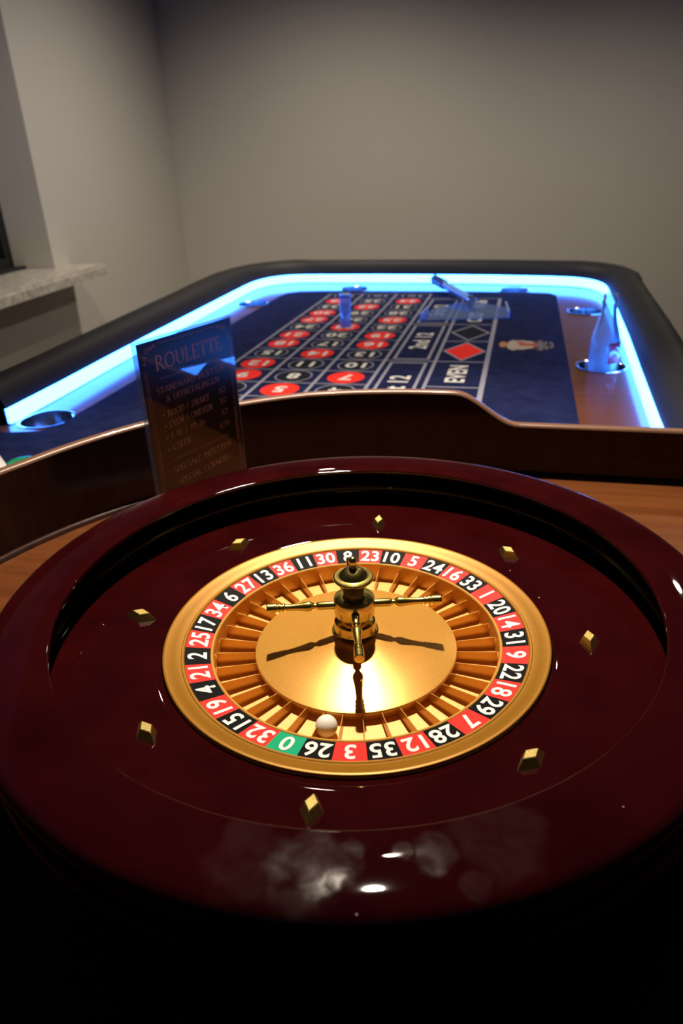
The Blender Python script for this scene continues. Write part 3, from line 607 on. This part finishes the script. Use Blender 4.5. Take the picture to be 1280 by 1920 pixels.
for sgn, cx in ((1, 0.0085), (-1, 0.1415)):
    for (sx, sy, r) in ((0.006, 0.215, 0.0035), (0.012, 0.2165, 0.0026), (0.017, 0.218, 0.0019), (0.002, 0.208, 0.0026), (0.001, 0.2025, 0.0018)):
        cline([(cx + sgn * (sx + r * (1 - k / 30) * cos(k * 0.42)), sy + r * (1 - k / 30) * sin(k * 0.42)) for k in range(24)], 0.0006, 'printed_ornament')
    for q in range(9):
        cline([(cx + sgn * (0.0025 + 0.0016 * sin(k * 0.5 + q)), 0.080 + q * 0.0045 + 0.004 * k / 12) for k in range(13)], 0.0005, 'printed_ornament')

# ------------------------------------------------------------------ bottle in a cup holder
def tw(v, u): return (OX + v * cos(ANG) + u * sin(ANG), OY - v * sin(ANG) + u * cos(ANG))
bx, by = tw(0.482 + 0.002, 0.311 + 0.004)
bot = tag(empty('glass_bottle', (bx, by, T - 0.0598), 0.35), 'small clear glass bottle with red label standing in a cup holder', 'bottle')
BP = [(0.0005, 0.004), (0.018, 0.002), (0.024, 0.0), (0.0275, 0.004), (0.0285, 0.012), (0.0282, 0.03), (0.0268, 0.045), (0.0262, 0.055), (0.0270, 0.068), (0.0284, 0.082), (0.0285, 0.098), (0.0270, 0.112), (0.0235, 0.126), (0.0185, 0.142), (0.0152, 0.156), (0.0136, 0.168), (0.0130, 0.176), (0.0136, 0.178), (0.0146, 0.180), (0.0146, 0.184), (0.0134, 0.186), (0.0132, 0.192), (0.0138, 0.1945), (0.0130, 0.1965)]
IN = [(max(r - 0.0028, 0.0005), z + (0.004 if i < 4 else 0)) for i, (r, z) in enumerate(BP)][::-1]
lathe('glass_body', BP + IN, M_glass, bot, 56, smooth=50)
def wrap(name, a0, a1, z0, z1, r, m, n=14, edge=None, k=1):
    g = G(); vs = []; fs = []
    for q in range(k + 1):
        for i in range(n + 1):
            a = radians(a0 + (a1 - a0) * i / n); zz0, zz1 = (z0, z1) if not edge else edge(i / n, z0, z1)
            zz = zz0 + (zz1 - zz0) * q / k; rr_ = r if not callable(r) else r(zz); vs.append((rr_ * cos(a), rr_ * sin(a), zz))
    for q in range(k):
        for i in range(n): fs.append((q * (n + 1) + i, q * (n + 1) + i + 1, (q + 1) * (n + 1) + i + 1, (q + 1) * (n + 1) + i))
    g.add(vs, fs); return g.out(name, m, bot, 60)
def rad(z):
    for (r0, z0), (r1, z1) in zip(BP, BP[1:]):
        if z0 <= z <= z1: return r0 + (r1 - r0) * (z - z0) / (z1 - z0) + 0.0003
    return 0.029
wrap('red_label', -112, -20, 0.070, 0.110, rad, M_label, 16, None, 8)
wrap('label_wave', -108, -24, 0.084, 0.090, lambda z: rad(z) + 0.0003, M_labelw, 22, lambda t, a, b: (a + 0.006 * sin(t * 6.3), b + 0.006 * sin(t * 6.3 + 0.5)), 2)
wrap('label_curl', -88, -62, 0.090, 0.103, lambda z: rad(z) + 0.0003, M_labelw, 10, lambda t, a, b: (b - 0.010 * t, b - 0.003 * t), 2)
wrap('red_label', 100, 160, 0.070, 0.108, rad, M_label, 12, None, 8)

# ------------------------------------------------------------------ winning marker on 23
mx, my = tw(-PV + 0.001, 7 * PU + 0.004)
mk = tag(empty('win_marker', (mx, my, fz + 0.0014)), 'clear acrylic cylinder with blue light put into its colour, standing on red number 23', 'marker')
lathe('marker_body', [(0.0005, 0), (0.0125, 0), (0.0135, 0.001), (0.0135, 0.074), (0.0125, 0.0755), (0.0005, 0.0755)], M_marker, mk, 40, smooth=40)
lathe('marker_cap', [(0.0005, 0.0756), (0.0138, 0.0756), (0.0142, 0.077), (0.0138, 0.0805), (0.0005, 0.0805)], M_bluehandle, mk, 40, smooth=40)

# ------------------------------------------------------------------ rake
rx, ry = tw(0.176, 0.86)
rk = tag(empty('croupier_rake', (rx, ry, fz + 0.0014), -ANG), 'clear blue rake with a tubular handle lying across the felt', 'rake')
out = [(-0.102, -0.155), (0.118, -0.115), (0.106, 0.020), (0.030, 0.092), (-0.022, 0.100), (-0.096, -0.050)]
g = G(); n6 = len(out); g.add([(x, y, 0.0) for x, y in out] + [(x, y, 0.003) for x, y in out], [tuple(range(n6))[::-1], tuple(range(n6, 2 * n6))] + [(i, (i + 1) % n6, n6 + (i + 1) % n6, n6 + i) for i in range(n6)])
g.out('blade', M_blade, rk)
g = G(); g.add([(-0.104, -0.155, 0), (-0.100, -0.155, 0), (-0.094, -0.05, 0), (-0.098, -0.05, 0), (-0.104, -0.155, 0.018), (-0.100, -0.155, 0.018), (-0.094, -0.05, 0.018), (-0.098, -0.05, 0.018)], [(0, 3, 2, 1), (4, 5, 6, 7), (0, 1, 5, 4), (1, 2, 6, 5), (2, 3, 7, 6), (3, 0, 4, 7)]); g.out('end_lip', M_bluehandle, rk)
g = G(); g.add([(0.116, -0.115, 0), (0.120, -0.115, 0), (0.108, 0.02, 0), (0.104, 0.02, 0), (0.116, -0.115, 0.018), (0.120, -0.115, 0.018), (0.108, 0.02, 0.018), (0.104, 0.02, 0.018)], [(0, 3, 2, 1), (4, 5, 6, 7), (0, 1, 5, 4), (1, 2, 6, 5), (2, 3, 7, 6), (3, 0, 4, 7)]); g.out('end_lip', M_bluehandle, rk)
def tube(name, a, b, r, m, parent, n=20):
    a, b = Vector(a), Vector(b); d = b - a; q = d.to_track_quat('Z', 'Y').to_matrix().to_4x4()
    g = G(); g.lathe([(r * .8, 0), (r, r * .2), (r, d.length - r * .2), (r * .8, d.length)], n, mat=Matrix.Translation(a) @ q, cap=True); return g.out(name, m, parent, 40)
tube('handle', (0.012, 0.055, 0.016), (-0.085, 0.235, 0.030), 0.010, M_bluehandle, rk)
tube('grip', (-0.080, 0.226, 0.0295), (-0.120, 0.300, 0.035), 0.014, M_darkblue, rk)
tube('ferrule', (0.016, 0.047, 0.0155), (0.006, 0.066, 0.0168), 0.0112, M_steel, rk)

# ------------------------------------------------------------------ chip and slip behind the guard
g = G(); g.lathe([(0.0005, 0.0), (0.021, 0.0), (0.022, 0.0006), (0.022, 0.0028), (0.021, 0.0034), (0.0165, 0.0034), (0.016, 0.0031), (0.0005, 0.0031)], 44)
x, y = tw(-0.372, -0.309); ch = g.out('betting_chip', M_chipg, None, 40); ch.location = (x, y, fz); tag(ch, 'green round chip on the felt behind the brown board', 'chip')
g = G(); g.box(-0.03, 0.03, -0.045, 0.045, 0, 0.0006); x, y = tw(-0.440, -0.316); o = g.out('paper_slip', M_paper); o.location = (x, y, fz); o.rotation_euler = (0, 0, 0.6); tag(o, 'white paper slip at the left edge beside the green chip', 'paper')
